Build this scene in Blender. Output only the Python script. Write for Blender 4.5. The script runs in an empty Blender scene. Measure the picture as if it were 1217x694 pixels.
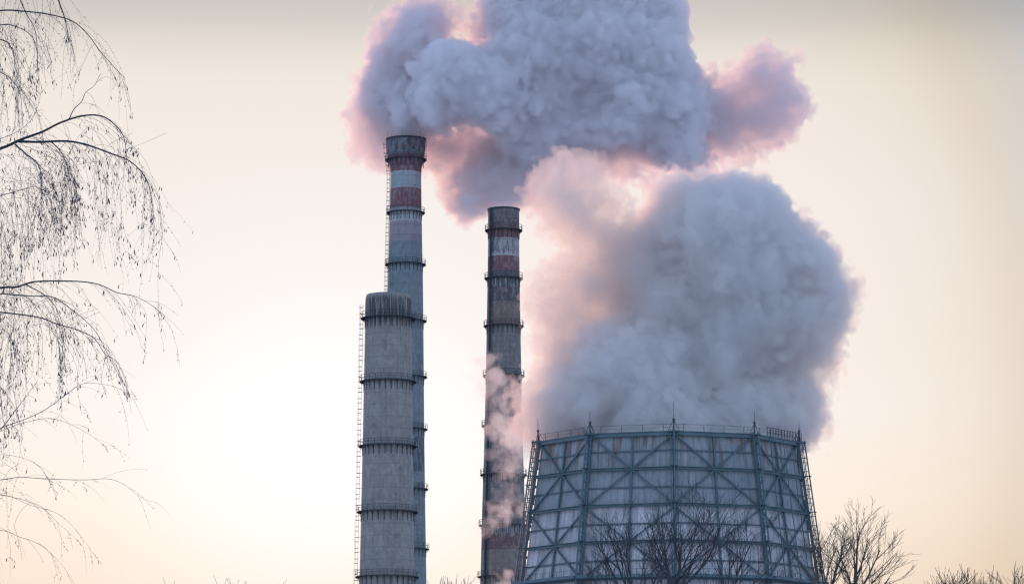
import bpy, bmesh, math, random
import numpy as np
from mathutils import Vector, Matrix
try:
    import openvdb as vdb
except ImportError:
    import pyopenvdb as vdb

SC = bpy.context.scene
COL = SC.collection
R = math.radians
PI = math.pi

# ------------------------------------------------------------------ camera
F = 4400.0                                   # focal length in pixels of the 1217 wide photograph
PITCH = math.atan(683 / F)
cd = bpy.data.cameras.new('camera')
cam = bpy.data.objects.new('camera', cd)
COL.objects.link(cam)
SC.camera = cam
cd.sensor_width = 36
cd.lens = 36 * F / 1217
cd.clip_start = 0.5
cd.clip_end = 30000
cam.location = (0, 0, 1.7)
cam.rotation_euler = (PI / 2 + PITCH, 0, 0)


def at(px, py, Y):
    """World point whose distance along the ground is Y for a direction measured in the photograph."""
    u = (px - 608.5) / F
    v = (347 - py) / F
    dy = math.cos(PITCH) - v * math.sin(PITCH)
    dz = math.sin(PITCH) + v * math.cos(PITCH)
    return Vector((u * Y / dy, Y, 1.7 + dz / dy * Y))


def mpp(Y, z):
    """metres per photograph pixel at that place"""
    return (math.cos(PITCH) * Y + math.sin(PITCH) * (z - 1.7)) / F


# ------------------------------------------------------------------ light
SUN_AZ, SUN_EL = R(-20.0), R(3.6)            # low, left of and behind the stacks
SUN = Vector((math.sin(SUN_AZ) * math.cos(SUN_EL), math.cos(SUN_AZ) * math.cos(SUN_EL), math.sin(SUN_EL)))
sd = bpy.data.lights.new('sun', 'SUN')
sd.energy = 3.0
sd.angle = R(0.6)
sd.color = (1.0, 0.45, 0.26)
so = bpy.data.objects.new('sun', sd)
COL.objects.link(so)
so.rotation_euler = SUN.to_track_quat('Z', 'Y').to_euler()

W = bpy.data.worlds.new('World')
SC.world = W
W.use_nodes = True
wt = W.node_tree
wt.nodes.clear()


class NT:
    """small node helper"""
    def __init__(s, nt):
        s.nt = nt

    def n(s, typ, ins=None, **kw):
        nd = s.nt.nodes.new(typ)
        for k, v in kw.items():
            setattr(nd, k, v)
        for k, v in (ins or {}).items():
            if isinstance(v, bpy.types.NodeSocket):
                s.nt.links.new(v, nd.inputs[k])
            else:
                nd.inputs[k].default_value = v
        return nd

    def m(s, op, a, b=None, c=None, clamp=False):
        nd = s.nt.nodes.new('ShaderNodeMath')
        nd.operation = op
        nd.use_clamp = clamp
        for i, v in enumerate((a, b, c)):
            if v is None:
                continue
            if isinstance(v, bpy.types.NodeSocket):
                s.nt.links.new(v, nd.inputs[i])
            else:
                nd.inputs[i].default_value = v
        return nd.outputs[0]

    def ramp(s, fac, stops, interp='LINEAR'):
        nd = s.nt.nodes.new('ShaderNodeValToRGB')
        cr = nd.color_ramp
        cr.interpolation = interp
        while len(cr.elements) > 1:
            cr.elements.remove(cr.elements[0])
        first = True
        for p, c in sorted(stops, key=lambda t: t[0]):
            p = min(max(p, 0), 1)
            c = (c, c, c) if isinstance(c, (int, float)) else c
            if first:
                e = cr.elements[0]
                e.position = p
                first = False
            else:
                e = cr.elements.new(p)
            e.color = (*c[:3], 1)
        s.nt.links.new(fac, nd.inputs[0])
        return nd.outputs[0]

    def mix(s, fac, a, b, mode='MIX'):
        nd = s.nt.nodes.new('ShaderNodeMix')
        nd.data_type = 'RGBA'
        nd.blend_type = mode
        for i, v in ((0, fac), (6, a), (7, b)):
            if isinstance(v, bpy.types.NodeSocket):
                s.nt.links.new(v, nd.inputs[i])
            else:
                nd.inputs[i].default_value = v if i == 0 else (*v[:3], 1)
        return nd.outputs[2]

    def noise(s, vec, scale, detail=4, rough=0.55, dist=0.0):
        nd = s.n('ShaderNodeTexNoise', {'Vector': vec, 'Scale': scale, 'Detail': detail, 'Roughness': rough, 'Distortion': dist})
        return nd.outputs[0]


w = NT(wt)
tc = w.n('ShaderNodeTexCoord')
dirv = w.n('ShaderNodeVectorMath', {0: tc.outputs['Generated']}, operation='NORMALIZE').outputs[0]
GLOW = at(290, 465, 1000).normalized()              # centre of the bright sky, painted in apart from the sun
dot = w.n('ShaderNodeVectorMath', {0: dirv, 1: tuple(GLOW)}, operation='DOT_PRODUCT').outputs['Value']
ang = w.m('MULTIPLY', w.m('ARCCOSINE', w.m('MINIMUM', dot, 1.0)), 1 / PI)          # 0 at the glow centre, 1 opposite
sepd = w.n('ShaderNodeSeparateXYZ', {0: dirv})
elev = w.m('MULTIPLY', w.m('ARCSINE', sepd.outputs['Z']), 2 / PI)                   # 0 horizon, 1 zenith
dg = lambda d: d / 90
sky_e = w.ramp(elev, [(dg(0), (.80, .57, .38)), (dg(4.4), (.95, .79, .65)), (dg(5.5), (.98, .855, .74)), (dg(6.9), (.965, .875, .815)), (dg(8.1), (.945, .855, .79)), (dg(10.2), (.925, .845, .80)),
                      (dg(11.9), (.885, .805, .74)), (dg(12.5), (.82, .75, .68)), (dg(13.15), (.625, .585, .55)), (dg(14.5), (.50, .48, .48)), (dg(22), (.46, .48, .55)),
                      (dg(50), (.30, .37, .48)), (1, (.24, .32, .46))])
da = lambda d: d / 180
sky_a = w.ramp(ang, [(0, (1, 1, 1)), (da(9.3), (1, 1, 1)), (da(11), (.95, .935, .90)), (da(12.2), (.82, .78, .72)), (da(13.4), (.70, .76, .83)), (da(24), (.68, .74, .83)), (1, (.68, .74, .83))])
back = w.ramp(elev, [(0, (.63, .745, .94)), (dg(12), (.61, .775, 1.04)), (dg(32), (.38, .53, .82)), (1, (.18, .30, .54))])  # unseen sky behind the viewer, brightened past a real sunset as blue fill
dot2 = w.n('ShaderNodeVectorMath', {0: dirv, 1: tuple(at(390, 570, 1000).normalized())}, operation='DOT_PRODUCT').outputs['Value']
ang2 = w.m('MULTIPLY', w.m('ARCCOSINE', w.m('MINIMUM', dot2, 1.0)), 1 / PI)
glow = w.ramp(ang2, [(0, (.11, .18, .26)), (da(1), (.10, .17, .24)), (da(2), (.06, .13, .18)), (da(3.5), (.025, .05, .07)), (da(5), (.01, .012, .016)), (da(8), (0, 0, 0))])
front = w.mix(1.0, sky_e, sky_a, 'MULTIPLY')
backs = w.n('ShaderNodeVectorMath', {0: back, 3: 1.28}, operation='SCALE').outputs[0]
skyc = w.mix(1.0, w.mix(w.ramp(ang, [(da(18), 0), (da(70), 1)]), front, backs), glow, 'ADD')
nish = w.n('ShaderNodeTexSky', sky_type='NISHITA', sun_disc=False, sun_elevation=SUN_EL, sun_rotation=SUN_AZ, air_density=1.0, dust_density=0.6, ozone_density=2.0)
custom = w.n('ShaderNodeVectorMath', {0: skyc, 3: 1 / 0.1}, operation='SCALE').outputs[0]
nishs = w.n('ShaderNodeVectorMath', {0: nish.outputs[0], 3: 0.015}, operation='SCALE').outputs[0]
tot = w.n('ShaderNodeVectorMath', {0: custom, 1: nishs}, operation='ADD').outputs[0]
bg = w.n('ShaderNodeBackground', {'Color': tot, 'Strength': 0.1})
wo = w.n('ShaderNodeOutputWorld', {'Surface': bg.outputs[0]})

SC.view_settings.view_transform = 'Standard'
SC.view_settings.look = 'None'
SC.view_settings.exposure = 0.0
SC.view_settings.gamma = 1.0
SC.render.engine = 'CYCLES'
cy = SC.cycles
cy.max_bounces = 24
cy.diffuse_bounces = 3
cy.glossy_bounces = 2
cy.transmission_bounces = 4
cy.volume_bounces = 24
cy.transparent_max_bounces = 48
cy.use_denoising = True
try:
    cy.denoiser = 'OPENIMAGEDENOISE'
    cy.denoising_input_passes = 'RGB_ALBEDO_NORMAL'
except Exception:
    pass
cy.filter_width = 1.3


# ------------------------------------------------------------------ object helpers
def tag(o, label=None, cat=None, group=None, kind=None):
    if label: o['label'] = label
    if cat: o['category'] = cat
    if group: o['group'] = group
    if kind: o['kind'] = kind
    return o


def empty(name, loc, rz=0.0):
    o = bpy.data.objects.new(name, None)
    COL.objects.link(o)
    o.location = loc
    o.rotation_euler = (0, 0, rz)
    o.empty_display_size = 0.5
    return o


class MB:
    """mesh builder: collects tubes, boxes and rings into one mesh"""
    def __init__(s):
        s.v = []
        s.f = []

    def quad_ring(s, rings, closed=True, cap0=False, cap1=False):
        n = len(rings[0])
        b = len(s.v)
        for r in rings:
            s.v.extend(tuple(p) for p in r)
        for i in range(len(rings) - 1):
            for j in range(n if closed else n - 1):
                k = (j + 1) % n
                s.f.append((b + i * n + j, b + i * n + k, b + (i + 1) * n + k, b + (i + 1) * n + j))
        if cap0: s.f.append(tuple(b + j for j in reversed(range(n))))
        if cap1: s.f.append(tuple(b + (len(rings) - 1) * n + j for j in range(n)))

    def tube(s, pts, rad, sides=5, cap=True):
        pts = [Vector(p) for p in pts]
        if len(pts) < 2: return
        if not hasattr(rad, '__len__'): rad = [rad] * len(pts)
        t0 = (pts[1] - pts[0]).normalized()
        a = t0.orthogonal().normalized()
        rings = []
        for i, p in enumerate(pts):
            t = (pts[min(i + 1, len(pts) - 1)] - pts[max(i - 1, 0)])
            if t.length < 1e-9: t = t0
            t = t.normalized()
            a = (a - t * a.dot(t))
            a = a.normalized() if a.length > 1e-6 else t.orthogonal().normalized()
            b = t.cross(a)
            rings.append([p + (a * math.cos(2 * PI * k / sides) + b * math.sin(2 * PI * k / sides)) * rad[i] for k in range(sides)])
        s.quad_ring(rings, cap0=cap, cap1=cap)

    def bar(s, p, q, wd, ht, up=(0, 0, 1)):
        """rectangular bar from p to q"""
        p, q = Vector(p), Vector(q)
        t = (q - p).normalized()
        u = Vector(up)
        x = t.cross(u)
        if x.length < 1e-6: x = t.orthogonal()
        x = x.normalized() * wd / 2
        y = x.cross(t).normalized() * ht / 2
        s.quad_ring([[p + x + y, p - x + y, p - x - y, p + x - y], [q + x + y, q - x + y, q - x - y, q + x - y]], cap0=True, cap1=True)

    def box(s, c, d):
        c, d = Vector(c), Vector(d) / 2
        s.bar(c - Vector((0, 0, d.z)), c + Vector((0, 0, d.z)), d.x * 2, d.y * 2, up=(0, 1, 0))

    def build(s, name, mat, parent=None, smooth=False, loc=None):
        me = bpy.data.meshes.new(name)
        me.from_pydata([tuple(v) for v in s.v], [], s.f)
        me.update()
        if smooth:
            me.polygons.foreach_set('use_smooth', [True] * len(me.polygons))
        if mat: me.materials.append(mat)
        o = bpy.data.objects.new(name, me)
        COL.objects.link(o)
        if parent: o.parent = parent
        if loc: o.location = loc
        return o


def new_mat(name):
    m = bpy.data.materials.new(name)
    m.use_nodes = True
    m.node_tree.nodes.clear()
    return m, NT(m.node_tree)


def finish(x, color, rough=0.8, bump=None, bstr=0.3, bdist=0.05, metallic=0.0):
    ins = {'Base Color': color if isinstance(color, bpy.types.NodeSocket) else (*color[:3], 1), 'Roughness': rough, 'Metallic': metallic}
    pb = x.n('ShaderNodeBsdfPrincipled', ins)
    pb.inputs['Specular IOR Level'].default_value = 0.3
    if bump is not None:
        b = x.n('ShaderNodeBump', {'Height': bump, 'Strength': bstr, 'Distance': bdist})
        x.nt.links.new(b.outputs[0], pb.inputs['Normal'])
    x.n('ShaderNodeOutputMaterial', {'Surface': pb.outputs[0]})


def simple_mat(name, c0, c1, scale=1.0, rough=0.8, metallic=0.0, stretch=(1, 1, 1)):
    m, x = new_mat(name)
    t = x.n('ShaderNodeTexCoord')
    mp = x.n('ShaderNodeMapping', {'Vector': t.outputs['Object'], 'Scale': stretch})
    nz = x.noise(mp.outputs[0], scale, 6, 0.6)
    c = x.ramp(nz, [(0.32, c0), (0.68, c1)])
    finish(x, c, rough, nz, 0.2, 0.02, metallic)
    return m


M_steel = simple_mat('painted steel', (.072, .118, .145), (.105, .16, .185), 0.7, 0.6)
M_rail = simple_mat('dark railing steel', (.03, .045, .06), (.06, .075, .09), 1.5, 0.6)
M_deck = simple_mat('gallery steel', (.025, .04, .055), (.05, .065, .08), 1.2, 0.7)
M_bark = simple_mat('grey bark', (.035, .04, .05), (.085, .085, .09), 3.0, 0.95, stretch=(1, 1, .3))
M_twig = simple_mat('twig bark', (.03, .035, .05), (.06, .06, .075), 4.0, 0.9)
M_bark2 = simple_mat('brown bark', (.05, .045, .042), (.11, .095, .085), 3.0, 0.95, stretch=(1, 1, .3))  # browned and lightened to put the sky glare into the bark colour
M_twig2 = simple_mat('brown twig', (.07, .06, .055), (.12, .10, .09), 4.0, 0.9)  # twigs of the same trees, glare mixed into their colour
M_birchbark = simple_mat('birch bark', (.05, .05, .05), (.62, .60, .56), 2.2, 0.85, stretch=(1, 1, 3.5))
M_btwig = simple_mat('birch twig', (.03, .05, .085), (.06, .075, .115), 6.0, 0.85)
M_catkin = simple_mat('catkin', (.02, .025, .045), (.045, .045, .07), 20.0, 0.95)
M_fartwig = simple_mat('far twig', (.09, .07, .06), (.15, .12, .10), 2.0, 0.95)
M_soot = simple_mat('flue lining', (.02, .02, .02), (.05, .05, .055), 0.8, 0.95)


# ------------------------------------------------------------------ ground
def ground():
    m, x = new_mat('winter ground')
    t = x.n('ShaderNodeTexCoord')
    n1 = x.noise(t.outputs['Object'], 0.02, 8, 0.6)
    n2 = x.noise(t.outputs['Object'], 0.9, 8, 0.65)
    c = x.mix(x.ramp(n1, [(.36, 0), (.48, 1)]), (.12, .10, .075), (.74, .75, .78))  # snow on the unseen ground, added to bounce light upward
    c = x.mix(x.m('MULTIPLY', n2, 0.25), c, (.10, .09, .075))
    finish(x, c, 0.95, n2, 0.5, 0.1)
    b = MB()
    N = 60
    S = 12000.0
    vs = []
    for i in range(N + 1):
        for j in range(N + 1):
            fx = (i / N * 2 - 1)
            fy = (j / N * 2 - 1)
            X = math.copysign(abs(fx) ** 2.2, fx) * S
            Y = math.copysign(abs(fy) ** 2.2, fy) * S + 400
            b.v.append((X, Y, 0.0))
    for i in range(N):
        for j in range(N):
            a = i * (N + 1) + j
            b.f.append((a, a + N + 1, a + N + 2, a + 1))
    o = b.build('ground', m)
    tag(o, kind='structure')


ground()


# ------------------------------------------------------------------ chimneys
def chimney_mat(name, H, bands, base, ringz, seed, nbr, dark_top=None, drip=2.6, drip_amt=.75, stripes=1.0, worn=None):
    """concrete shaft: painted bands by height, formwork lines, soot and rust runs under each gallery"""
    m, x = new_mat(name)
    t = x.n('ShaderNodeTexCoord')
    sp = x.n('ShaderNodeSeparateXYZ', {0: t.outputs['Object']})
    X, Y, Z = sp.outputs
    ang = x.m('ARCTAN2', Y, X)
    r = x.n('ShaderNodeVectorMath', {0: x.n('ShaderNodeCombineXYZ', {0: X, 1: Y, 2: 0.0}).outputs[0]}, operation='NORMALIZE').outputs[0]
    sr = x.n('ShaderNodeSeparateXYZ', {0: r})
    cyl = lambda k, kz: x.n('ShaderNodeCombineXYZ', {0: x.m('MULTIPLY_ADD', sr.outputs[0], k, seed * 3.1), 1: x.m('MULTIPLY', sr.outputs[1], k), 2: x.m('MULTIPLY', Z, kz)}).outputs[0]
    streak = x.noise(cyl(9, .06), 1.0, 6, 0.62)
    streak2 = x.noise(cyl(26, .22), 1.0, 5, 0.6)
    blot = x.noise(cyl(5, .8), 1.0, 7, 0.62)
    fine = x.noise(t.outputs['Object'], 1.7, 8, 0.7)
    # painted bands with an uneven edge
    zz = x.m('DIVIDE', x.m('ADD', Z, x.m('MULTIPLY', x.m('SUBTRACT', streak2, .5), .7)), H)
    stops = [(0.0, base)] + [(max(0, z / H), c) for z, c in bands]
    col = x.ramp(zz, stops, 'CONSTANT')
    conc = x.mix(blot, tuple(v * .68 for v in base), tuple(v * 1.4 for v in base))
    # paint flakes down to concrete
    flake = x.ramp(x.m('ADD', x.m('MULTIPLY', streak2, .55), x.m('MULTIPLY', blot, .45)), [(.50, 0), (.60, 1)])
    isbase = x.ramp(x.m('DIVIDE', Z, H), [(0, .9), (min([z for z, c in bands] + [H]) / H, .32)], 'CONSTANT')
    col = x.mix(x.m('MULTIPLY', flake, isbase), col, conc)
    # large tonal patches, streaks
    col = x.mix(x.ramp(streak, [(.32, .45), (.52, .0)]), col, tuple(v * .45 for v in base))
    patch = x.noise(cyl(3.2, .35), 1.0, 8, .72, 1.2)
    col = x.mix(x.ramp(patch, [(.50, 0), (.60, .55)]), col, tuple(v * 1.5 for v in base))
    col = x.mix(x.ramp(patch, [(.34, .65), (.44, 0)]), col, tuple(v * .45 for v in base))
    col = x.mix(x.m('MULTIPLY', x.ramp(blot, [(.55, 0), (.75, .5)]), 1.0), col, tuple(min(.6, v * 1.5) for v in base))
    # formwork lifts: thin dark joints
    fr = x.m('FRACT', x.m('DIVIDE', x.m('ADD', Z, x.m('MULTIPLY', blot, .12)), 2.5))
    joint = x.m('MULTIPLY', x.ramp(fr, [(0, 1), (.035, .8), (.07, 0), (.96, 0), (1, 1)]), x.ramp(blot, [(.35, .08), (.62, .55)]))
    col = x.mix(joint, col, tuple(v * .35 for v in base))
    # lifts differ slightly in tone
    lift = x.n('ShaderNodeTexWhiteNoise', {'W': x.m('FLOOR', x.m('DIVIDE', Z, 2.5))}, noise_dimensions='1D').outputs[0]
    col = x.mix(x.m('MULTIPLY', lift, .22), col, tuple(v * .6 for v in base))
    # runs under every gallery
    rs = [(0, 0)]
    for z in sorted(ringz):
        rs += [((z - drip) / H, 0), ((z - .02) / H, 1), ((z + .02) / H, 0)]
    under = x.ramp(x.m('DIVIDE', x.m('ADD', Z, x.m('MULTIPLY', x.m('SUBTRACT', streak2, .5), 3.0)), H), rs[:31])
    br = x.m('ABSOLUTE', x.m('SINE', x.m('MULTIPLY', ang, nbr / 2)))
    brm = x.ramp(br, [(0, .9), (.12, .7), (.3, .0)])
    brm = x.m('MAXIMUM', brm, x.ramp(streak2, [(.52, 0), (.66, .8)]))
    col = x.mix(x.m('MULTIPLY', x.m('MULTIPLY', under, brm), drip_amt), col, (.018, .025, .032))
    if dark_top:
        z0, z1, z2, amt = dark_top        # z0 bottom fade, z1 solid, z2 top edge
        dt = x.ramp(x.m('DIVIDE', x.m('ADD', Z, x.m('MULTIPLY', x.m('SUBTRACT', streak2, .5), 2.2)), H), [(z0 / H, 0), (z1 / H, 1), (z2 / H, 1), ((z2 + .5) / H, 0)])
        st = x.ramp(x.noise(cyl(15, .09), 1.0, 6, .7), [(.43, 0), (.53, 1)])
        col = x.mix(x.m('MULTIPLY', x.m('MULTIPLY', dt, st), amt), col, (.012, .018, .026))
    if worn:
        for (wz0, wz1, a0, a1, c, amt) in worn:   # a patch of older paint or soot between two heights
            mz = x.ramp(x.m('DIVIDE', x.m('ADD', Z, x.m('MULTIPLY', x.m('SUBTRACT', blot, .5), 2.0)), H), [(0, 0), (wz0 / H, 1), (wz1 / H, 0)], 'CONSTANT')
            pa = x.ramp(x.noise(cyl(7, .25), 1.0, 5, .65), [(a0, 0), (a1, 1)])
            col = x.mix(x.m('MULTIPLY', x.m('MULTIPLY', mz, pa), amt), col, c)
    col = x.mix(x.m('MULTIPLY', fine, .35), col, tuple(v * .55 for v in base))
    finish(x, col, 0.92, x.m('ADD', fine, x.m('MULTIPLY', fr, .1)), 0.35, 0.06)
    return m


def lathe(b, prof, seg):
    b.quad_ring([[(r * math.cos(2 * PI * k / seg), r * math.sin(2 * PI * k / seg), z) for k in range(seg)] for r, z in prof])


def gallery(root, z, rw, nbr, width=0.95, rail_h=1.15, phase=0.0, leg=2.1):
    """ring walkway: deck on brackets, with a child railing"""
    b = MB()
    seg = 72
    ro = rw + width
    lathe(b, [(rw + .01, z), (ro, z), (ro, z - .17), (ro - .08, z - .17), (ro - .08, z - .05), (rw + .01, z - .05)], seg)
    for k in range(nbr):
        a = 2 * PI * k / nbr + phase
        c, s_ = math.cos(a), math.sin(a)
        P = lambda r, zz: (r * c, r * s_, zz)
        b.bar(P(rw + .03, z - .12), P(ro - .03, z - .12), .10, .14)
        b.bar(P(rw + .04, z - 1.0), P(ro - .12, z - .16), .06, .07)
        b.bar(P(rw + .05, z - leg), P(rw + .05, z - .1), .14, .09, up=(c, s_, 0))
    g = b.build('gallery', M_deck, root)
    h = MB()
    n = nbr
    for k in range(n):
        a = 2 * PI * (k + .5) / n + phase
        c, s_ = math.cos(a), math.sin(a)
        h.bar(((ro - .05) * c, (ro - .05) * s_, z), ((ro - .05) * c, (ro - .05) * s_, z + rail_h), .07, .07, up=(c, s_, 0))
    for hz, rr in ((rail_h, .045), (rail_h * .5, .03)):
        h.tube([((ro - .05) * math.cos(2 * PI * k / 48), (ro - .05) * math.sin(2 * PI * k / 48), z + hz) for k in range(49)], rr, 5, cap=False)
    h.build('railing', M_rail, g)
    return g


def ladder(root, radius_at, z0, z1, a, cage=True, gap=.35):
    b = MB()
    c, s_ = math.cos(a), math.sin(a)
    tx, ty = -s_, c
    def P(off, t, z):
        r = radius_at(z) + off
        return (r * c + tx * t, r * s_ + ty * t, z)
    zs = [z0 + (z1 - z0) * i / 60 for i in range(61)]
    for t in (-.28, .28):
        b.tube([P(gap, t, z) for z in zs], .035, 4)
    z = z0
    while z < z1:
        b.bar(P(gap, -.28, z), P(gap, .28, z), .03, .03)
        z += .4
    if cage:
        z = z0 + 2.0
        i = 0
        while z < z1:
            b.tube([P(gap + .75 * math.sin(PI * q / 8), .34 * math.cos(PI * q / 8) * 1.25, z) for q in range(9)], .04, 4)
            if i % 3 == 0:
                b.bar(P(0, 0, z), P(gap + .75, 0, z), .06, .06)
            z += 1.35 if i % 2 else .9
            i += 1
        for q in (2, 4, 6):
            b.tube([P(gap + .75 * math.sin(PI * q / 8), .34 * math.cos(PI * q / 8) * 1.25, zz) for zz in zs], .022, 3)
    return b.build('ladder', M_rail, root)


def interp(tab, z):
    tab = sorted(tab)
    if z <= tab[0][0]: return tab[0][1]
    for (z0, r0), (z1, r1) in zip(tab, tab[1:]):
        if z <= z1: return r0 + (r1 - r0) * (z - z0) / (z1 - z0)
    return tab[-1][1]


def chimney(name, label, cx, D, prof_px, rings_px, mat_fn, nbr, cat='chimney', rim=None, gal_w=.95, phase=0.0):
    base = at(cx, 500, D)
    root = empty(name, (base.x, D, 0))
    tag(root, label, cat)
    zof = lambda py: at(cx, py, D).z
    tab = [(zof(py), hw * mpp(D, zof(py))) for py, hw in prof_px]
    z_lo, r_lo = min(tab)
    # continue the batter down to the ground
    zz = sorted(tab)
    sl = (zz[0][1] - zz[2][1]) / (zz[2][0] - zz[0][0])
    tab.append((0.0, r_lo + sl * z_lo * 1.15))
    tab.append((-1.0, r_lo + sl * z_lo * 1.15))
    tab.sort()
    ztop = tab[-1][0]
    rtop = tab[-1][1]
    zs = sorted(set([t[0] for t in tab] + [i * 3.0 for i in range(int(ztop / 3))]))
    b = MB()
    prof = [(interp(tab, z), z) for z in zs]
    if rim:
        prof = [(r, z) for r, z in prof if z < ztop - .3] + rim(rtop, ztop)
    else:
        prof += [(rtop - .08, ztop + .05), (rtop - .45, ztop + .05)]
    lathe(b, prof, 128)
    rz = [zof(py) for py in rings_px]
    shaft = b.build('shaft', mat_fn(ztop, rz, zof), root, smooth=True)
    shaft.data.polygons.foreach_set('use_smooth', [True] * len(shaft.data.polygons))
    li = MB()
    rt = prof[-1][0]
    rn = min(rt, min(r for r, z in prof if z > ztop - 12) - .5)
    lathe(li, [(rt, prof[-1][1] - .02), (rn, ztop - 2.5), (rn, ztop - 12), (.05, ztop - 12.2)], 64)
    li.build('flue_lining', M_soot, root, smooth=True)
    for z in rz:
        gallery(root, z, interp(tab, z), nbr, width=gal_w, phase=phase)
    return root, (lambda z: interp(tab, z)), zof, ztop, rtop


RED = (.23, .065, .085)
RED2 = (.12, .05, .06)
WHITE = (.40, .41, .42)
MAUVE = (.35, .27, .31)
CONC = (.235, .245, .25)


# the tallest stack
def m_tall(H, rz, zof):
    b = [(zof(345), (.19, .235, .26)), (zof(290), MAUVE), (zof(268.5), (.48, .48, .49)), (zof(249.5), RED), (zof(226), (.42, .44, .46)), (zof(206), (.20, .055, .08)),
         (zof(186), (.16, .15, .18))]
    return chimney_mat('tall chimney concrete', H, b, (.20, .235, .25), rz, 1, 24, drip=2.4,
                       worn=[(zof(184), zof(163), .47, .54, (.04, .05, .065), .8), (zof(182), zof(176), .52, .56, RED, .85),
                             (zof(562), zof(522), .40, .52, (.05, .06, .075), .75), (zof(650), zof(585), .50, .62, (.08, .10, .12), .6)])


tall, tall_r, tall_z, tall_top, tall_rt = chimney(
    'chimney', 'tallest striped concrete chimney with flared top, partly behind the blunt plain chimney', 481, 913,
    [(166, 23.4), (176, 23.2), (186, 21.6), (192, 20.3), (200, 18.8), (212, 18.3), (232, 18.6), (252, 19.0), (290, 19.8), (320, 20.6), (345, 21.1), (440, 22.4), (520, 23.4), (610, 25.0), (690, 26.6)],
    [190, 253, 314.5, 381.5, 448, 510, 581, 652], m_tall, 24, gal_w=.85)
for k in range(6):
    a = 2 * PI * (k + .33) / 6
    rb = MB()
    rr = tall_rt - .15
    rb.tube([(rr * math.cos(a), rr * math.sin(a), tall_top - 1.0), (rr * math.cos(a), rr * math.sin(a), tall_top + 2.0)], [.05, .03], 5)
    rb.build('lightning_rod', M_rail, tall)
ladder(tall, tall_r, 5, tall_top - .5, R(165))
for k in range(9):   # drooping guy brackets on the flared head
    a = 2 * PI * k / 9
    pb = MB()
    pb.tube([((tall_rt + .12) * math.cos(a), (tall_rt + .12) * math.sin(a), tall_top - .2), ((tall_rt + .25) * math.cos(a), (tall_rt + .25) * math.sin(a), tall_top - 1.6), ((tall_rt + .05) * math.cos(a), (tall_rt + .05) * math.sin(a), tall_top - 4.0)], .055, 4)
    pb.build('head_strap', M_rail, tall)
cb = MB()
lathe(cb, [(tall_rt + .02, tall_top + .1), (tall_rt + .14, tall_top + .1), (tall_rt + .14, tall_top - .35), (tall_rt + .02, tall_top - .35)], 96)
cb.build('cap_ring', M_deck, tall)


# the blunt plain stack in front
def m_near(H, rz, zof):
    return chimney_mat('plain chimney concrete', H, [(zof(357.5), (.26, .25, .245))], (.28, .27, .255), rz, 2, 26,
                       dark_top=(zof(398), zof(380), zof(357.0), .88), drip=2.6, drip_amt=.85)


near, near_r, near_z, near_top, near_rt = chimney(
    'chimney', 'thick plain grey chimney with blunt streaked top and caged ladder beside it', 461, 774,
    [(351, 26.2), (354, 27.2), (362, 27.7), (372, 27.8), (380, 27.7), (450, 28.7), (530, 30.0), (610, 31.4), (690, 32.9)],
    [378.5, 453.5, 530, 608, 685], m_near, 26, gal_w=.95, phase=.05)
ladder(near, near_r, 4, near_z(362), R(181), gap=.45)


# the striped stack on the right
def m_right(H, rz, zof):
    DK = (.115, .095, .11)
    b = [(zof(388), (.20, .145, .135)), (zof(362), (.075, .075, .095)), (zof(345), (.09, .125, .15)), (zof(327), (.18, .065, .09)), (zof(306.5), (.46, .45, .46)),
         (zof(287), (.19, .065, .085)), (zof(272), DK)]
    b += [(zof(657), (.14, .075, .085)), (zof(637), (.20, .195, .20)), (zof(614), (.15, .085, .095)), (zof(599), (.18, .18, .185))]
    return chimney_mat('right chimney concrete', H, b, (.235, .20, .18), rz, 3, 22, drip=2.8, drip_amt=.8,
                       worn=[(zof(306), zof(288), .50, .58, (.07, .085, .10), .75), (zof(345), zof(334), .53, .58, (.34, .35, .36), .8),
                             (zof(262), zof(250), .42, .6, (.14, .16, .17), .7), (zof(640), zof(626), .50, .56, (.36, .35, .36), .6)])


right, right_r, right_z, right_top, right_rt = chimney(
    'chimney', 'slender dark striped chimney standing alone between the tallest one and the cooling tower', 598.5, 847,
    [(249, 18.7), (256, 18.5), (290, 18.5), (340, 19.2), (395, 20.2), (450, 21.1), (540, 23.3), (600, 25.3), (690, 27.4)],
    [274, 331, 387.5, 446.5, 506, 564, 624, 685], m_right, 22, gal_w=.75, phase=.1)
cb = MB()
lathe(cb, [(right_rt + .02, right_top + .08), (right_rt + .12, right_top + .08), (right_rt + .12, right_top - .3), (right_rt + .02, right_top - .3)], 96)
cb.build('cap_ring', M_deck, right)
ladder(right, right_r, 4, right_top - .5, R(225), gap=.12)
pp = MB()
for aa, rr in ((R(217), .16), (R(219.5), .09)):
    pp.tube([((right_r(z) + .2) * math.cos(aa), (right_r(z) + .2) * math.sin(aa), z) for z in [right_top * i / 40 for i in range(41)]], rr, 6)
pp.build('cable_duct', M_deck, right)


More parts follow.
